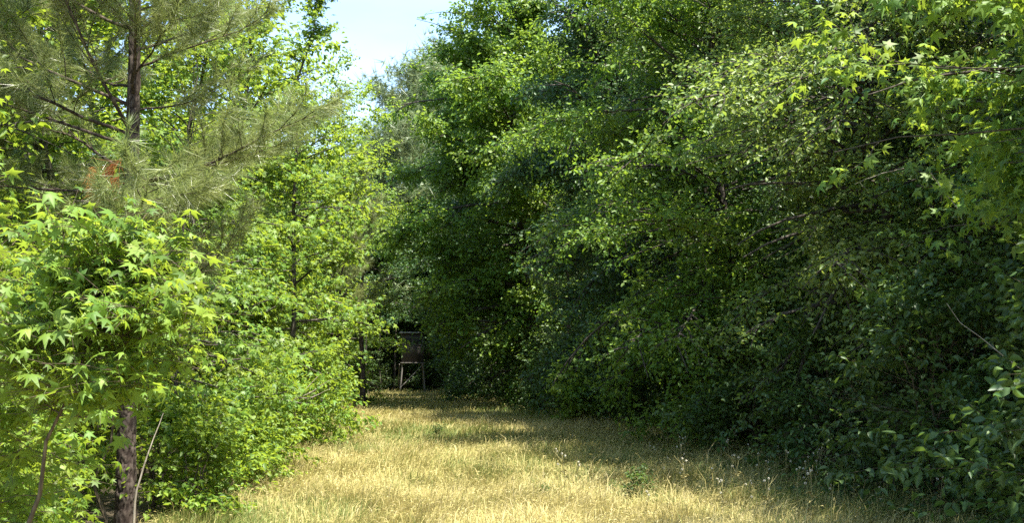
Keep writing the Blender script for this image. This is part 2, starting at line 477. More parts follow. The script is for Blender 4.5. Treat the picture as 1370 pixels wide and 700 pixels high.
def grass():
    rng = np.random.default_rng(11)
    bag = Bag()
    for y0, y1, dens, wd in ((6.5, 14, 2400, .0028), (14, 22, 1400, .0040), (22, 34, 750, .0062), (34, 56, 330, .011)):
        area = (y1 - y0) * 9.5
        n = int(area * dens)
        y = rng.uniform(y0, y1, n)
        u = rng.random(n)
        l, r = Xl(y) - .3, Xr(y) + .7
        x = l + u * (r - l)
        edge = np.minimum(x - l, r - x)
        thin = rng.random(n) < np.clip(.55 + edge, 0, 1)
        x, y, u, edge = x[thin], y[thin], u[thin], edge[thin]; n = len(x)
        gn = smooth_noise(x, y, 3, 1.0) + .5 * smooth_noise(x, y, 4, 3.0)
        right = np.clip((x - (Xr(y) - 1.6)) / 2.2, 0, 1)           # taller weeds in the shaded verge
        cl = smooth_noise(x, y, 21, 9.0) + .7 * smooth_noise(x, y, 22, 17.0)   # tussocks
        green = np.clip(.30 + 1.0 * gn + .35 * right + .25 * cl, .03, .95)
        isg = rng.random(n) < green
        val = np.where(isg, rng.uniform(0, .34, n), np.clip(rng.normal(.66, .16, n) + .12 * cl + .16 * smooth_noise(x, y, 31, .8), .3, 1))
        hgt = rng.gamma(6, .022, n) * (1 + .5 * right) * (1 + .3 * smooth_noise(x, y, 9, 1.6) + .55 * cl) * np.where(isg, .85, 1.0)
        hgt = np.clip(hgt, .06, .62)
        a = 4.0 * smooth_noise(x, y, 23, 2.5) + rng.normal(0, 1.0, n); bend = rng.uniform(.1, 1.05, n) * hgt
        B = np.stack([x, y, np.zeros(n)], 1)
        D = np.stack([np.cos(a), np.sin(a), np.zeros(n)], 1)
        a2 = rng.uniform(0, 6.28, n)
        S = np.stack([np.cos(a2), np.sin(a2), np.zeros(n)], 1) * (wd * rng.uniform(.6, 1.5, n))[:, None]
        mid = B + D * (bend * .3)[:, None] + UP * (hgt * .62)[:, None]
        tip = B + D * bend[:, None] + UP * (hgt * (1 - .25 * bend / hgt))[:, None]
        V = np.stack([B - S, B + S, mid + S * .8, mid - S * .8, tip], 1).reshape(-1, 3)
        o = np.arange(n)[:, None] * 5
        bag.add(V, o + np.array([[0, 1, 2, 3]]), val)
        bag.F.setdefault(3, []).append(o + np.array([[3, 2, 4]]) + bag.n - len(V)); bag.Rn.setdefault(3, []).append(val)
        # nodding seed heads on the dry stems
        h = np.where((~isg) & (rng.random(n) < .30))[0]
        hd = nrm(tip[h] - mid[h]); sd_ = nrm(np.cross(hd, rng.normal(0, 1, (len(h), 3))))
        ln = rng.uniform(.03, .075, len(h))[:, None]; ww = wd * 1.3 * rng.uniform(.7, 1.3, len(h))[:, None]
        p0 = tip[h]; p1 = p0 + hd * ln * .45 - UP * ln * .1; p2 = p0 + hd * ln - UP * ln * .4
        V = np.stack([p0, p1 + sd_ * ww, p2, p1 - sd_ * ww], 1).reshape(-1, 3)
        bag.add(V, np.arange(len(h))[:, None] * 4 + np.array([[0, 1, 2, 3]]), np.clip(val[h] + .05, 0, 1))
    o = put('grass', bag.mesh('grass', grass_mat(), rnd=True))
    o['kind'] = 'stuff'; o['label'] = 'dry golden knee-high grass with green patches covering the clearing'; o['category'] = 'grass'
grass()

# ------------------------------------------------------------------ builders for whole trees
LS, RS = (.9, -.45), (-.8, -.6)

def tree(name, label, cat, loc, mat, bark='bark', group=None, rz=0.0, crown='crown', trunk='trunk', **kw):
    wood, lf = broadleaf(**kw)
    t = thing(name, label, cat, (loc[0], loc[1], 0), rz, group)
    put(trunk, wood.mesh(trunk, M[bark], smooth=True), t)
    put(crown, lf.mesh(crown, M[mat], rnd=True), t)
    return t

def needles(P, D, n, ln, wd, rng, spread=1.0, droop=.22):
    """n needles along each shoot of tip position P and direction D"""
    m = len(P)
    s = rng.uniform(0, 1, (m, n))
    base = P[:, None] - D[:, None] * (s * ln * .9)[..., None]
    l = rng.normal(0, 1, (m, n, 3))
    d = nrm(D[:, None] * 1.0 + nrm(l) * spread * rng.uniform(.5, 1.2, (m, n, 1)))
    Ln = (ln * rng.uniform(.7, 1.15, (m, n)))[..., None]
    tip = base + d * Ln; tip[..., 2] -= droop * ln
    side = nrm(np.cross(d, rng.normal(0, 1, (m, n, 3)))) * wd * .5
    V = np.stack([base - side, base + side, tip], 2).reshape(-1, 3)
    F = np.arange(m * n * 3).reshape(-1, 3)
    rnd = np.clip(np.repeat(rng.random(m), n) * .6 + rng.random(m * n) * .4, 0, 1)
    return V, F, rnd

def pine(name, label, loc, seed, H, r0, Rad, hb, nl, e0=5, e1=45, up_=.45, sl_f=1.0, nn=60, ln=.17, wd=.0026, mat='pine', lean=(0, 0), group=None, hero=None,
         prof=([0, .15, .5, .85, 1], [.8, 1, .8, .4, .12]), secstep=.22, rz=0.0, stubs=0, sides=14):
    rng = np.random.default_rng(seed)
    t = thing(name, label, 'pine tree', (loc[0], loc[1], 0), rz, group)
    n = 15 if hero is None else 700
    if hero is not None: sides = 44
    z = np.linspace(0, 1, n)
    wig = np.cumsum(rng.normal(0, .006 * H * (15 / n), (n, 2)) * (n / 15 if hero is None else .35), 0); wig -= wig[:1]
    tp = np.stack([lean[0] * z + wig[:, 0], lean[1] * z + wig[:, 1], z * H - .05 * (z == 0)], 1)
    rr = r0 * (1 - .9 * z) * (1 + .25 * np.exp(-z * 25))
    V, F = tubes(tp[None], rr[None], sides)
    groove = None
    if hero is not None:                                            # plated bark standing proud of dark furrows
        th = np.tile(np.arange(sides) / sides, n); zv = np.repeat(z * H, sides)
        cx, cz = rng.random(1500), rng.uniform(0, H, 1500)
        groove = np.zeros(len(V)); pid = np.zeros(len(V))
        for a0 in range(0, len(V), 4000):
            dx = np.abs(th[a0:a0 + 4000, None] + rng.normal(0, .006, (len(th[a0:a0 + 4000]), 1)) - cx[None]); dx = np.minimum(dx, 1 - dx) * 6.28 * r0 * 1.6
            dd = np.sqrt(dx ** 2 + ((zv[a0:a0 + 4000, None] - cz[None]) * .55) ** 2)
            o2 = np.partition(dd, 1, 1)[:, :2]
            groove[a0:a0 + 4000] = np.clip((o2[:, 1] - o2[:, 0]) / .016, 0, 1); pid[a0:a0 + 4000] = (np.argmin(dd, 1) * .618) % 1
        groove = groove * (.6 + .4 * pid)
        c0 = np.repeat(tp, sides, 0); rad = np.linalg.norm(V - c0, axis=1, keepdims=True)
        V = V + (V - c0) / (rad + 1e-6) * ((groove * .020 + rng.normal(0, .0015, len(V)))[:, None] - .012) * np.clip(rad / r0, 0, 1)
    b = Bag(); b.add(V, F)
    nd = Bag()
    k = nl
    tt = (np.arange(k) + rng.random(k)) / k
    zz = (hb + (H * .98 - hb) * tt) / H
    az = np.arange(k) * 2.39996 + rng.normal(0, .4, k)
    Ln = Rad * np.interp(tt, *prof) * rng.uniform(.65, 1.15, k)
    el = np.radians(e0 + e1 * tt + rng.normal(0, 8, k))
    base, _ = interp_path(tp, zz)
    if hero is not None: Ln = Ln * (1 - .4 * np.clip(np.cos(az), 0, 1))
    specs = [(base[i], az[i], el[i], Ln[i], False) for i in range(k)]
    if hero is not None:
        for hz, ha, he, hl in hero:
            bp, _ = interp_path(tp, np.array([hz / H])); specs.append((bp[0], ha, he, hl, True))
    tipP, tipD = [], []
    limb_list = []
    for bp, a, e, l, isH in specs:
        d0 = np.array([[math.cos(a) * math.cos(e), math.sin(a) * math.cos(e), math.sin(e)]])
        LP = bez_path(bp[None], d0, np.array([l]), 9, np.array([up_ if not isH else .12]), rng, .09)
        lr = min(.03 * r0 / .11, .006 * l + .005) * (1.1 if isH else 1)
        V, F = tubes(LP, lr * np.linspace(1, .2, 9)[None], 6)
        lb = Bag(); lb.add(V, F)
        m = max(3, int(l / secstep))
        s = np.linspace(.3, .97, m)
        p, tg = interp_path(LP[0], s)
        for sgn in (1, -1):
            aa = sgn * np.radians(rng.uniform(30, 65, m))
            dx = tg[:, 0] * np.cos(aa) - tg[:, 1] * np.sin(aa); dy = tg[:, 0] * np.sin(aa) + tg[:, 1] * np.cos(aa)
            sdv = nrm(np.stack([dx, dy, tg[:, 2] + rng.normal(.15, .25, m)], 1))
            sl2 = sl_f * (l * .38 * (1 - .6 * s) + .14) * rng.uniform(.6, 1.2, m)
            SP = bez_path(p, sdv, sl2, 6, np.full(m, .35), rng, .12)
            V, F = tubes(SP, np.full((m, 1), lr * .35) * np.linspace(1, .3, 6)[None], 3)
            lb.add(V, F)
            for q in range(m):
                c = max(1, int(sl2[q] / .11))
                pp, tg2 = interp_path(SP[q], np.linspace(.35, 1, c + 1))
                off = rng.normal(0, .75, (len(pp), 3)); off[-1] *= .2
                d = nrm(tg2 + off + UP * .2)
                tipP.append(pp + d * ln * .45); tipD.append(d)
        pp, tg2 = interp_path(LP[0], np.linspace(.6, 1, 5))
        tipP.append(pp); tipD.append(nrm(tg2 + UP * .3))
        limb_list.append((isH, lb))
    if hero is not None:
        me = b.mesh('trunk', M['plated_bark'], smooth=True)
        at = me.attributes.new('groove', 'FLOAT', 'POINT'); at.data.foreach_set('value', groove.astype(np.float32))
        put('trunk', me, t)
        for isH, lb in limb_list:
            put('branch', lb.mesh('branch', M['pine_bark'], smooth=True), t)
    else:
        for isH, lb in limb_list:
            for kk in lb.F:
                off = b.n
                for Vv in lb.V: b.V.append(Vv); b.n += len(Vv)
                for Ff in lb.F[kk]: b.F.setdefault(kk, []).append(Ff + off); b.Rn.setdefault(kk, []).append(np.zeros(len(Ff)))
        put('trunk', b.mesh('trunk', M['pine_bark'], smooth=True), t)
    P = np.concatenate(tipP); D = np.concatenate(tipD)
    V, F, rd = needles(P, D, nn, ln, wd, rng)
    nd.add(V, F, rd)
    put('crown', nd.mesh('crown', M[mat], rnd=True), t)
    return t

# ------------------------------------------------------------------ left side: the near sweetgum saplings
kwS = dict(tmpl=STARP, fine=True, twigs=2, perTwig=3, step=.085, droop=-.35, clump=.2, prof='bush')
tree('sweetgum_sapling', 'nearest sweetgum sapling, large glossy star leaves below the orange dead needles', 'sapling', (-2.5, 5.3), 'gum_pale', 'twig',
     seed=21, H=1.98, r0=.018, Rad=.5, hb=1.35, gap=.0, nl=46, size=.080, lean=(.5, 0), side=(1, 0), bias=.4, nsec=.2, up=(15, 65), **kwS)
tree('sweetgum_sapling', 'tall leafy sweetgum sapling cut by the left picture border', 'sapling', (-2.75, 5.6), 'gum_pale', 'twig',
     seed=22, H=2.25, r0=.018, Rad=.62, hb=.3, gap=-.04, nl=50, size=.078, nsec=.16, up=(15, 65), **kwS)
tree('sweetgum_sapling', 'low sweetgum sapling in the bottom left corner', 'sapling', (-3.3, 7.0), 'gum', 'twig',
     seed=23, H=1.75, r0=.016, Rad=.72, hb=.15, nl=30, size=.09, nsec=.2, up=(10, 65), **kwS)
tree('sweetgum_sapling', 'slender sweetgum sapling just left of the big pine trunk', 'sapling', (-4.15, 9.0), 'gum', 'twig',
     seed=24, H=2.7, r0=.02, Rad=.75, hb=.15, nl=36, size=.095, nsec=.22, up=(10, 65), **kwS)
tree('sweetgum_sapling', 'bushy sweetgum sapling behind the corner sapling, left of the big pine', 'sapling', (-5.0, 9.6), 'gum', 'twig',
     seed=25, H=3.1, r0=.022, Rad=.9, hb=.2, nl=40, size=.095, nsec=.22, up=(10, 65), **kwS)

kwN = dict(stems=3, prof='bush', hb=.06, up=(5, 65), droop=-.3, step=.1, twigs=3, perTwig=2, nsec=.2, clump=.2, tmpl=STAR)
for lab, x, y, H, Rd, nl, sd_ in (('leafy sweetgum sprout clump filling the gap left of the big pine foot', -4.75, 10.4, 1.5, .8, 36, 26), ('low sweetgum sprout clump between the corner sapling and the big pine', -3.75, 8.3, 1.15, .65, 34, 27),
                                  ('sweetgum sprout clump in the shade behind the big pine trunk', -4.9, 12.6, 1.9, .9, 36, 28)):
    tree('sweetgum_sapling', lab, 'sapling', (x, y), 'gum', 'twig', seed=sd_, H=H, r0=.014, Rad=Rd, nl=nl, size=.095, **kwN)

tree('sweetgum_sapling', 'tall thin sweetgum sapling in front of the big pine, leafy only at the top', 'sapling', (-3.38, 9.2), 'gum_pale', 'twig',
     seed=29, H=2.5, r0=.017, Rad=.5, hb=1.45, gap=.0, nl=26, size=.09, nsec=.2, up=(15, 60), **kwS)
tree('sweetgum_sapling', 'highest sweetgum sapling along the left picture border', 'sapling', (-3.55, 7.7), 'gum', 'twig',
     seed=30, H=3.35, r0=.02, Rad=.75, hb=.5, nl=44, size=.09, nsec=.2, up=(15, 60), **kwS)

# the big pine
pine('pine_tree', 'big pine with dark plated trunk rising among the sweetgum saplings', (-3.80, 11.2), 31, 12.5, .09, 2.7, 2.25, 46, nn=44, ln=.20, wd=.0055, secstep=.27,
     lean=(-.22, .1),
     hero=[(3.42, -.2, .10, 2.1), (3.36, .55, .15, 1.7), (3.5, 2.9, .4, 1.9), (3.9, -2.3, .3, 2.2), (4.3, -1.4, .35, 2.0), (4.6, .15, .5, 1.5),
           (4.2, 3.3, .35, 2.4), (5.0, -2.9, .4, 2.3), (4.9, -.9, .4, 1.7), (3.8, -2.75, .25, 2.2), (3.06, -1.42, .08, 1.1)])
pt = bpy.data.objects['pine_tree']
rng = np.random.default_rng(77)
dP = np.array([[.24, -1.05, 3.22]]) + rng.normal(0, .035, (9, 3)) + np.array([-.17, 0, .0]); dD = nrm(rng.normal(0, .5, (9, 3)) + np.array([0, 0, -.8]))
V, F, rd = needles(dP, dD, 70, .24, .006, rng, .8, .1)
put('dead_needles', mesh('dead_needles', V, [F], M['dead_needle'], rd), pt)

pine('pine_tree', 'second pine whose needles fill the upper left corner behind the big pine', (-6.9, 13.8), 32, 10.5, .10, 1.9, 2.6, 46, nn=40, ln=.20, wd=.0065, secstep=.27)
# front row of sweetgums along the left edge
kwL = dict(side=LS, bias=.7, droop=-.45, clump=.5)
GL = 'sunlit sweetgums along the clearing'
Lrow = [
    # name label Y  dx   H   R   hb  nl  size tmpl mat seed prof
    ('slim sweetgum with a straight dark stem just right of the big pine', 13.2, -.75, 5.2, 1.1, .4, 40, .10, STAR, 'hickory', 41, 'cone', .03),
    ('leafy sweetgum beneath the long bare pine branch', 15.5, -.9, 6.6, 1.4, .7, 54, .10, STAR, 'gum', 42, 'wall', .045),
    ('dense sweetgum in full sun right behind the low bright shrubs', 18.5, -1.1, 8.6, 1.6, .9, 60, .10, STAR, 'gum_pale', 43, 'wall', .055),
    ('tall sweetgum whose ragged top stands against the sky', 23.0, -.1, 9.6, 1.45, .4, 60, .115, STAR, 'gum', 44, 'cone', .07),
    ('yellow-green sweetgum reaching over the clearing past the tall ragged one', 27.0, -.9, 9.2, 1.9, 1.0, 60, .11, STAR, 'gum_pale', 45, 'wall', .07),
    ('broad sweetgum overhanging the narrow end of the clearing', 31.5, -.9, 10.2, 2.3, 1.4, 60, .11, OVATE, 'gum', 46, 'dome', .08),
    ('pale green tree beyond the small grey-green pine', 42.0, -1.4, 11.6, 2.5, .6, 50, .12, OVATE, 'gum', 47, 'dome', .09),
    ('last sunlit tree on the sweetgum side, nearest the hunting blind', 47.5, -2.1, 12.5, 2.4, 1.6, 46, .12, OVATE, 'hickory', 48, 'dome', .09),
]
for lab, Y, dx, H, Rd, hb, nl, sz, tp, mt, sd_, pf, r0 in Lrow:
    tree('sweetgum_tree', lab, 'tree', (float(Xl(Y)) + dx, Y), mt, 'bark', group=GL, seed=sd_, H=H, r0=r0, Rad=Rd, hb=hb, nl=nl, tmpl=tp, size=sz, prof=pf, gap=-.25 if 'ragged' in lab else -.10,
         up=(5, 62), step=.13 if tp is STAR else .14, twigs=3, perTwig=3, **kwL)

pine('pine_tree', 'small grey-green pine with a bare lower trunk at the grass edge', (float(Xl(38)) + .35, 38.5), 51, 8.6, .10, 1.5, 2.6, 30, nn=40, ln=.2, wd=.007, secstep=.3)
pine('pine_tree', 'thin young pine between the sweetgums and the small grey-green pine', (float(Xl(34)) + .0, 34.0), 52, 6.5, .07, 1.1, 2.8, 22, nn=40, ln=.2, wd=.007, secstep=.3)

# second row on the left, shared meshes
GB = 'trees behind the sunlit row'
protoL = tree('broadleaf_tree', 'leafy tree standing behind the sunlit sweetgums', 'tree', (-7.6, 14), 'gum', group=GB, seed=61, H=9.5, r0=.09, Rad=2.6, hb=.4, nl=70,
              size=.12, prof='wall', step=.15, twigs=3, perTwig=3)
for x, y, rz, sc in ((-6.6, 18.5, 1.2, 1.05), (-8.8, 19.5, 2.6, 1.3), (-7.4, 24, 4.0, 1.2), (-9.8, 26, .4, 1.4), (-8.2, 31, 5.1, 1.25), (-10.5, 33, 2.0, 1.1), (-9.2, 38, 3.3, 1.0),
                     (-10.2, 45, 1.7, 1.05), (-10.4, 52, .9, 1.1), (-10.8, 15, 3.0, 1.05), (-6.3, 11.5, 2.2, .75), (-7.8, 9.6, 5.5, .9), (-12.5, 22, 5.2, 1.2), (-13.5, 40, 4.4, 1.2)):
    dup(protoL, 'leafy tree standing behind the sunlit sweetgums', (x, y, 0), rz, sc)

# low shrubs along the left edge
kwB = dict(stems=4, prof='bush', hb=.08, up=(5, 65), droop=-.35, step=.11, twigs=3, perTwig=3, nsec=.22, clump=.25)
LB = [
    ('bright shrub bulging out onto the grass, largest of the low ones', 20.5, .15, 1.65, 1.15, 44, .085, 71),
    ('low sunlit shrub between the bulging one and the nearer grass edge', 16.6, -.1, 1.1, .8, 34, .085, 72),
    ('small bright seedling bush at the near grass edge right of the pine', 13.2, .05, 1.15, .75, 34, .08, 73),
    ('leafy bush beside the foot of the big pine trunk', 12.3, -.6, 1.2, .75, 34, .09, 74),
    ('rounded sunlit bush at the foot of the yellow-green sweetgum', 25.5, -.25, 1.9, 1.1, 38, .09, 75),
    ('sunlit bush in front of the thin young pine', 31.5, -.3, 1.8, 1.0, 34, .10, 76),
    ('far sunlit bush at the foot of the small grey-green pine', 40.0, -.2, 1.7, 1.0, 30, .11, 77),
    ('tiny seedling clump in the grass between the pale stick and the lane', 11.7, -.05, .9, .6, 30, .07, 79),
    ('low green clump at the very edge of the grass past the seedling clump', 14.6, .15, .7, .55, 24, .075, 70),
    ('tall loose bush filling in under the leafy sweetgum', 15.2, -1.4, 2.4, 1.1, 44, .09, 78),
]
for lab, Y, dx, H, Rd, nl, sz, sd_ in LB:
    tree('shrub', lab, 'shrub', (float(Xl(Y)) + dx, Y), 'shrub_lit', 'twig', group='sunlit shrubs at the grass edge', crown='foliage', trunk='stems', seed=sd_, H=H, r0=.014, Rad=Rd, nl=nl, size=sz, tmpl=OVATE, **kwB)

# ------------------------------------------------------------------ right side wall of woods
GR = 'shaded trees along the clearing'
Rrow = [
    # label, Y, dx, H, R, hb, nl, size, tmpl, mat, seed, prof, bias
    ('near sweetgum at the right border, pale star leaves catching the sun', 8.6, 1.45, 5.1, 2.5, 3.0, 46, .11, STARP, 'gum_pale', 81, 'dome', .7, 'sweetgum_tree'),
    ('dark viny tree behind the near pale sweetgum', 11.4, 2.9, 10.5, 2.6, .5, 84, .095, OVATE, 'oak', 82, 'edge', .5, 'oak_tree'),
    ('oak of small pale sunlit leaves next to the near sweetgum', 14.8, 1.1, 9.0, 2.7, 2.2, 90, .072, OVATE, 'oak_pale', 83, 'edge', .6, 'oak_tree'),
    ('dark oak between the pale oak and the rounded oak', 18.0, 2.9, 13.0, 2.8, .6, 90, .09, OVATE, 'oak', 84, 'edge', .4, 'oak_tree'),
    ('oak with a rounded bulging side halfway along the shaded woods', 20.5, 1.15, 10.0, 3.0, .9, 90, .09, OVATE, 'hickory', 85, 'edge', .5, 'oak_tree'),
    ('very dark oak in the recess beyond the rounded oak', 25.0, 2.5, 14.5, 2.8, .6, 88, .10, OVATE, 'oak', 86, 'edge', .3, 'oak_tree'),
    ('blue-green shaded oak behind the small feathery pine', 29.5, 1.8, 14.5, 3.0, .6, 88, .105, OVATE, 'oak', 87, 'edge', .4, 'oak_tree'),
    ('big fresh green tree with a sunlit dome beside the far pines', 36.5, 1.0, 15.5, 3.7, .8, 94, .12, ROUND, 'hickory', 88, 'dome', .5, 'hickory_tree'),
    ('shaded tree at the foot of the sunlit dome tree', 42.5, .7, 13.0, 2.7, .5, 74, .12, OVATE, 'oak', 89, 'edge', .4, 'oak_tree'),
    ('dark tree leaning over the end of the clearing, right of the hunting blind', 48.5, 1.1, 13.0, 2.7, .6, 74, .12, OVATE, 'oak', 90, 'edge', .4, 'oak_tree'),
    ('dark high-branched tree added to shade the hunting blind', 53.0, 1.2, 12.0, 2.9, 3.6, 60, .13, OVATE, 'oak', 91, 'dome', .4, 'oak_tree'),  # put in for the shade it drops on the blind
]
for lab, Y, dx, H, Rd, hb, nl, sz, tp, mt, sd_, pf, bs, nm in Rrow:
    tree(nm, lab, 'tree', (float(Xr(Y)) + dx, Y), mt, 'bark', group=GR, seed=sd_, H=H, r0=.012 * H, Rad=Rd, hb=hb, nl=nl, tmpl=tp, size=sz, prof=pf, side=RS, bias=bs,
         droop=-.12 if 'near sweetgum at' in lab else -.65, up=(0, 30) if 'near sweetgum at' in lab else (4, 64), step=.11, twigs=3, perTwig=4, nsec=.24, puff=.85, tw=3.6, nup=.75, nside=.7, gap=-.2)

pine('pine_tree', 'small feathery shaded pine against the dark oak wall', (float(Xr(31)) + .3, 31.0), 53, 8.0, .07, 1.3, 1.5, 30, nn=36, ln=.2, wd=.007, secstep=.3, mat='pine_far')

protoR = tree('oak_tree', 'tall dark tree standing deeper in the shaded woods', 'tree', (10.8, 13.5), 'oak', group='deeper woods trees', seed=95, H=16.5, r0=.19, Rad=3.4, hb=.8, nl=80,
              size=.13, prof='wall', step=.16, twigs=3, perTwig=3)
for x, y, rz, sc in ((9.8, 19, 1.2, 1.0), (9.6, 23.5, 2.6, 1.0), (7.4, 28.5, 4.0, 1.0), (10.5, 31, .4, 1.05), (5.6, 34.5, 5.1, 1.0), (4.6, 41, 2.0, 1.0), (8.4, 39, 3.3, 1.0),
                     (3.0, 48, 1.7, .95), (6.5, 50, .9, 1.0), (11.8, 9.0, 3.0, .8), (12.5, 5.5, 2.2, .9), (12.5, 17, 5.5, 1.0), (12.0, 26, 3.9, 1.0)):
    dup(protoR, 'tall dark tree standing deeper in the shaded woods', (x, y, 0), rz, sc)

# ------------------------------------------------------------------ far end
farp = tree('pine_tree', 'far tall pine closing the end of the clearing under the sky gap', 'pine tree', (-7.6, 63), 'pine_far', 'pine_bark', seed=101, H=15.0, r0=.2, Rad=4.0, hb=3.0, nl=60, nsec=.42,
            tmpl=TUFT, size=.34, prof='wall', step=.16, twigs=3, perTwig=2, droop=.25, up=(-8, 40), gap=-.25)
dup(farp, 'taller far pine standing between the sky gap and the sunlit dome tree', (-5.3, 66, 0), 2.1, 1.3)
dup(farp, 'far pine behind the two at the end of the clearing, mostly hidden', (-1.8, 71, 0), 4.0, 1.4)
dup(farp, 'far pine rising behind the sweetgums at the left of the sky gap', (-12.5, 68, 0), 5.0, .92)

protoE = tree('broadleaf_tree', 'dark broadleaf tree closing the shaded end of the clearing', 'tree', (-4.0, 60.5), 'oak', group='trees at the end of the clearing', seed=105, H=9.5, r0=.12, Rad=3.2, hb=2.8, nl=60,
               size=.16, prof='dome', step=.17, twigs=3, perTwig=3)
for x, y, rz, sc in ((-7.4, 59, 1.2, .9), (-1.2, 57, 2.6, 1.05), (-10.3, 60, 4.0, 1.0), (-5.6, 64, .4, 1.1), (-2.0, 63, 5.1, 1.15), (1.6, 60, 2.0, 1.2), (-9.0, 66, 3.3, 1.1), (-13, 64, 2.2, 1.1)):
    dup(protoE, 'dark broadleaf tree closing the shaded end of the clearing', (x, y, 0), rz, sc)

# shaded undergrowth along the right edge
kwU = dict(stems=5, prof='bush', up=(0, 60), droop=-.5, step=.13, twigs=3, perTwig=3, nsec=.25, clump=.25, hb=.05)
UG = 'undergrowth bushes at the foot of the shaded woods'
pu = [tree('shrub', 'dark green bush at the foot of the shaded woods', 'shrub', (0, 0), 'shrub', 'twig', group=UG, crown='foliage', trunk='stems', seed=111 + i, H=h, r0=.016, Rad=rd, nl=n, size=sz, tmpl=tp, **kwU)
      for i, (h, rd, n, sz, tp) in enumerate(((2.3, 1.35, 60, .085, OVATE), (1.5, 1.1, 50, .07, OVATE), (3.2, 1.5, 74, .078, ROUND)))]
spots = []
rng = np.random.default_rng(8)
y = 8.0; k = 0
while y < 56:
    for row in (0, 1):
        kind = (k // 2 % 2) if row == 0 else 2
        spots.append((kind, float(Xr(y)) + (.75 if row == 0 else 1.7) - (.35 if y < 15 else 0) + rng.normal(0, .2), y + rng.normal(0, .3), rng.uniform(0, 6.28), rng.uniform(.8, 1.15)))
        k += 1
    y += 1.5 + y * .02
first = [True] * 3
for kind, x, y, rz, sc in spots:
    if first[kind]:
        pu[kind].location = (x, y, 0); pu[kind].rotation_euler = (0, 0, rz); first[kind] = False
    else:
        dup(pu[kind], 'dark green bush at the foot of the shaded woods', (x, y, 0), rz, sc)
for x, y, kind, sc in ((-7.2, 57.5, 2, 1.0), (-5.6, 60, 2, 1.1), (-3.4, 58.5, 0, 1.1), (-2.0, 59.5, 2, 1.1), (-9, 58.5, 2, 1.0), (-7.8, 61, 2, 1.1), (-4.3, 61.5, 2, 1.2)):
    dup(pu[kind], 'dark bush in the deep shade around the hunting blind', (x, y, 0), x * 7, sc, group='bushes around the hunting blind')
tree('shrub', 'small fresh green bush whose leaf colour stands in for a spot of sun at the foot of the dark woods', 'shrub', (float(Xr(28.0)) - .15, 28.0), 'shrub_lit', 'twig', crown='foliage', trunk='stems', seed=120, H=1.5, r0=.014, Rad=.7,
     nl=30, size=.11, tmpl=OVATE, **kwU)  # sunlit leaf copy set among the darkened undergrowth

# woods beyond, one mass on each side
def woods(name, label, x0, x1, y0, y1, h0, h1, n, seed):
    rng = np.random.default_rng(seed)
    nc = n // 60
    c = np.stack([rng.uniform(x0, x1, nc), rng.uniform(y0, y1, nc), rng.random(nc)], 1)
    top = h0 + (h1 - h0) * (.5 + .5 * smooth_noise(c[:, 0], c[:, 1], seed, .5))
    c[:, 2] = c[:, 2] ** .8 * top
    P = np.repeat(c, 60, 0) + rng.normal(0, 1, (nc * 60, 3)) * np.array([.7, .7, .35])
    P = P[P[:, 2] > .05]
    T = rng.normal(0, 1, P.shape) * np.array([1, 1, .5]) + np.array([0, 0, -.3]); N = UP + rng.normal(0, .5, P.shape)
    V, F, rd = leaves(OVATE, P, T, N, rng.uniform(.26, .52, len(P)), rng)
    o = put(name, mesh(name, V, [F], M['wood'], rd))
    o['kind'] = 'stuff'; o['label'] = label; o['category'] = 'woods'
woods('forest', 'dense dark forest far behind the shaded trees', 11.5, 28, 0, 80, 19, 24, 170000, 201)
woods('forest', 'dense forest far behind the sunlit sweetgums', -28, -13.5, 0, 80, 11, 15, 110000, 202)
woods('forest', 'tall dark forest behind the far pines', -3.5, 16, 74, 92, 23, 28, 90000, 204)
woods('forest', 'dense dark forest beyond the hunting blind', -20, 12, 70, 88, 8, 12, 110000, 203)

# ------------------------------------------------------------------ hunting blind
def box(bag, c, s, rot=None):
    v = np.array([(x, y, z) for x in (-.5, .5) for y in (-.5, .5) for z in (-.5, .5)]) * np.array(s)
    if rot is not None: v = v @ np.array(rot).T
    bag.add(v + np.array(c), np.array([(0, 1, 3, 2), (4, 6, 7, 5), (0, 4, 5, 1), (2, 3, 7, 6), (0, 2, 6, 4), (1, 5, 7, 3)]))

def beam(bag, a, b, w_):
    a, b = np.array(a, float), np.array(b, float)
    V, F = tubes(np.stack([a, b])[None], np.full((1, 2), w_ * .7), 4)
    bag.add(V, F); bag.add(V, np.array([(3, 2, 1, 0), (4, 5, 6, 7)]))

def plain(name, c, rough=.85):
    m, N, K = new_mat(name)
    out = N.new("ShaderNodeOutputMaterial"); p = N.new("ShaderNodeBsdfPrincipled")
    t = N.new("ShaderNodeTexCoord"); no = N.new("ShaderNodeTexNoise"); no.inputs['Scale'].default_value = 7; no.inputs['Detail'].default_value = 6
    K(t.outputs['Object'], no.inputs['Vector'])
    r = N.new("ShaderNodeValToRGB"); r.color_ramp.elements[0].color = (*[x * .6 for x in c], 1); r.color_ramp.elements[1].color = (*[min(1, x * 1.3) for x in c], 1)
    K(no.outputs['Fac'], r.inputs[0]); K(r.outputs[0], p.inputs['Base Color'])
    p.inputs['Roughness'].default_value = rough
    K(p.outputs[0], out.inputs[0])
    return m
M['ply'] = plain('dark_stained_plywood', (.06, .05, .045)); M['tin'] = plain('roof_sheet', (.20, .22, .20), .5)
M['hole'] = plain('dark_opening_panel', (.012, .012, .012)); M['lumber'] = plain('grey_lumber', (.16, .145, .125))  # black window panels paint the dark inside of the openings
hb_ = thing('hunting_blind', 'dark box hunting blind on pale wooden legs at the shaded end of the clearing', 'hunting blind', (-4.95, 56.0, 0), .12)
b = Bag()
for c, s in (((0, -.52, 2.30), (1.1, .04, 1.44)), ((0, .52, 2.30), (1.1, .04, 1.44)), ((-.53, 0, 2.30), (.04, .99, 1.44)), ((.53, 0, 2.30), (.04, .99, 1.44))): box(b, c, s)
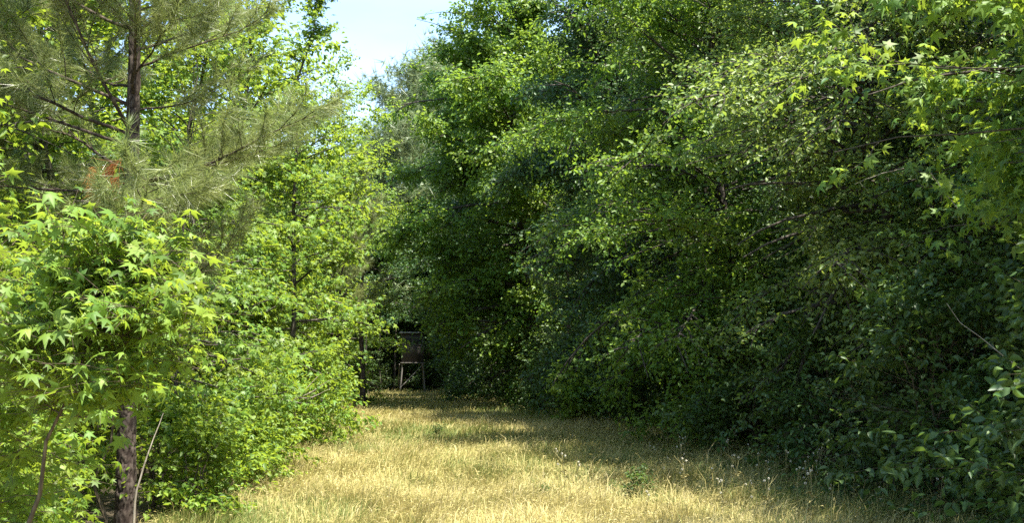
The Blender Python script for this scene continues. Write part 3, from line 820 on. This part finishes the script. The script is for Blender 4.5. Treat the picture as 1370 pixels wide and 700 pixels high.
put('cabin_wall', b.mesh('cabin_wall', M['ply']), hb_)
b = Bag(); box(b, (0, 0, 1.56), (1.2, 1.2, .05)); put('floor_deck', b.mesh('floor_deck', M['lumber']), hb_)
b = Bag(); box(b, (0, 0, 3.05), (1.34, 1.34, .05)); put('roof', b.mesh('roof', M['tin']), hb_)
for x in (-.25, .25):
    b = Bag(); box(b, (x, -.547, 2.62), (.34, .008, .3)); wn = put('window', b.mesh('window', M['hole']), hb_)
    b = Bag()
    box(b, (x, -.553, 2.455), (.40, .02, .03))
    put('sill', b.mesh('sill', M['ply']), wn)
for sx in (-1, 1):
    for sy in (-1, 1):
        b = Bag(); beam(b, (sx * .62, sy * .62, 0), (sx * .5, sy * .5, 1.535), .05); put('leg', b.mesh('leg', M['lumber']), hb_)
b = Bag(); beam(b, (-.60, -.68, .35), (.52, -.60, 1.50), .035); put('brace', b.mesh('brace', M['lumber']), hb_)
b = Bag(); beam(b, (-.66, -.6, 1.50), (-.68, .56, .35), .035); put('brace', b.mesh('brace', M['lumber']), hb_)

# thin trunks in the dark end
tb = None
for x, y, h, r, lab in ((-6.6, 57.2, 6.0, .05, 'thin dark trunk left of the hunting blind'), (-6.1, 58.2, 6.5, .06, ''), (-3.3, 57.6, 6.5, .07, ''), (-7.1, 55.6, 5.5, .05, '')):
    rr_ = np.random.default_rng(int(x * -100))
    z = np.linspace(0, 1, 10); tp = np.stack([np.cumsum(rr_.normal(0, .05, 10)), np.cumsum(rr_.normal(0, .05, 10)), z * h - .05], 1); tp[:, :2] -= tp[:1, :2]
    V, F = tubes(tp[None], (r * (1 - .6 * z))[None], 8)
    t = thing('tree_stem', 'thin bare stem standing in the deep shade near the hunting blind', 'tree stem', (x, y, 0), 0, 'thin stems near the blind')
    put('trunk', mesh('trunk', V, [F], M['bark'], smooth=True), t)

# ------------------------------------------------------------------ dead branches and sticks
def deadwood(name, label, cat, loc, d0, Ln, r, seed, mat='pale_wood', kids=5, bend=-.2):
    rng = np.random.default_rng(seed)
    b = Bag()
    P = bez_path(np.zeros((1, 3)), nrm(np.array([d0], float)), np.array([Ln]), 10, np.array([bend]), rng, .08)
    V, F = tubes(P, r * np.linspace(1, .25, 10)[None], 6); b.add(V, F)
    if kids:
        s = np.linspace(.3, .9, kids); p, tg = interp_path(P[0], s)
        d = nrm(tg + rng.normal(0, .5, (kids, 3)))
        Q = bez_path(p, d, Ln * .35 * rng.uniform(.5, 1.2, kids), 6, np.zeros(kids), rng, .12)
        V, F = tubes(Q, np.full((kids, 1), r * .45) * np.linspace(1, .3, 6)[None], 4); b.add(V, F)
    o = put(name, b.mesh(name, M[mat], smooth=True), None, loc)
    o['label'] = label; o['category'] = cat
    return o
deadwood('dead_branch', 'grey dead branch lying across the bulging bright shrub', 'branch', (float(Xl(19.6)) - .9, 19.4, .5), (1, .1, .75), 1.7, .022, 301, kids=7)
deadwood('bare_stick', 'pale bare stick standing upright beside the pine trunk', 'stick', (-3.62, 10.9, 0), (.05, 0, 1), 1.15, .014, 302, kids=0, bend=0)
deadwood('dead_branch', 'thin bent bare twig hanging under the near pale sweetgum', 'branch', (3.55, 9.4, 3.2), (.5, 0, -.6), .45, .006, 303, kids=3, bend=-.5)
deadwood('dead_branch', 'pale bare twig poking from the dark woods toward the clearing', 'branch', (3.75, 10.6, 3.45), (-1, 0, -.2), .5, .006, 304, kids=2, bend=-.2)
deadwood('grey_stem', 'whitish bare stem leaning at the right border', 'tree stem', (4.05, 9.0, 0), (.02, 0, 1), 2.9, .016, 305, kids=4, bend=0)

M['dry_stem'] = plain('dry_stem', (.26, .23, .09))
# low broad-leaved weeds in the grass
wd = None
rng = np.random.default_rng(63)
for i in range(7):
    if i < 5: x, y = rng.uniform(.9, 2.2), rng.uniform(12.3, 14.2)
    else: y = rng.uniform(11, 26); x = rng.uniform(float(Xl(y)) + .3, float(Xr(y)) - .4)
    lab = 'low dark green weed clump growing in the golden grass'
    if wd is None:
        wd = tree('weed_clump', lab, 'weed', (x, y), 'shrub', 'dry_stem', group='green weeds in the grass', crown='foliage', trunk='stems', seed=130, H=.22, r0=.003, Rad=.13, nl=18, size=.04, tmpl=LANCE,
                  stems=6, prof='bush', up=(10, 65), droop=-.3, step=.05, twigs=1, perTwig=3, nsec=.08, clump=.2, hb=.02, tw=1.5, puff=.8)
    else: dup(wd, lab, (x, y, 0), rng.uniform(0, 6.28), rng.uniform(.6, 1.2))

# ------------------------------------------------------------------ white flowering weeds
def weed(seed, h):
    rng = np.random.default_rng(seed)
    t = thing('wildflower', 'white flowering weed standing in the grass of the shaded verge', 'wildflower', (0, 0, 0), 0, 'white flowering weeds in the verge')
    st = Bag(); heads = []
    P = bez_path(np.zeros((1, 3)), np.array([[rng.normal(0, .12), rng.normal(0, .12), 1.]]), np.array([h]), 6, np.zeros(1), rng, .05)
    V, F = tubes(P, np.full((1, 6), .003), 4); st.add(V, F); heads.append(P[0, -1])
    k = 4
    p, tg = interp_path(P[0], np.linspace(.55, .85, k))
    Q = bez_path(p, nrm(tg + rng.normal(0, .4, (k, 3))), h * rng.uniform(.15, .35, k), 4, np.full(k, .3), rng, .06)
    V, F = tubes(Q, np.full((k, 4), .002), 3); st.add(V, F); heads += [q[-1] for q in Q[:rng.integers(1, 4)]]
    n = 14
    pp, _ = interp_path(P[0], rng.uniform(.05, .7, n))
    T = rng.normal(0, 1, (n, 3)) * np.array([1, 1, .3]) + UP * .4
    V, F, rd = leaves(LANCE, pp, T, UP + rng.normal(0, .3, (n, 3)), rng.uniform(.03, .06, n), rng); st.add(V, F)
    put('stem', st.mesh('stem', M['dry_stem']), t)
    for hp in heads:
        n = 46
        d = nrm(rng.normal(0, 1, (n, 3)) + UP * .4); s = nrm(np.cross(d, rng.normal(0, 1, (n, 3))))
        V = np.stack([hp + d * .002 , hp + d * .010 + s * .004, hp + d * .013, hp + d * .010 - s * .004], 1).reshape(-1, 3)
        put('flower_head', mesh('flower_head', V, [np.arange(n * 4).reshape(-1, 4)], M['white']), t)
    return t
M['white'] = plain('white_petal', (.60, .57, .46))
ws = [weed(401, .42), weed(402, .34), weed(403, .5)]
rng = np.random.default_rng(44)
for i in range(46):
    if i < 14: y = rng.uniform(15.5, 19)
    else: y = rng.uniform(10.6, 14.5)
    x = float(Xr(y)) - abs(rng.normal(0, 1.5)) + .2
    if i < 3: ws[i].location = (x, y, 0)
    else: dup(ws[i % 3], 'white flowering weed standing in the grass of the shaded verge', (x, y, 0), rng.uniform(0, 6.28), rng.uniform(.8, 1.15))
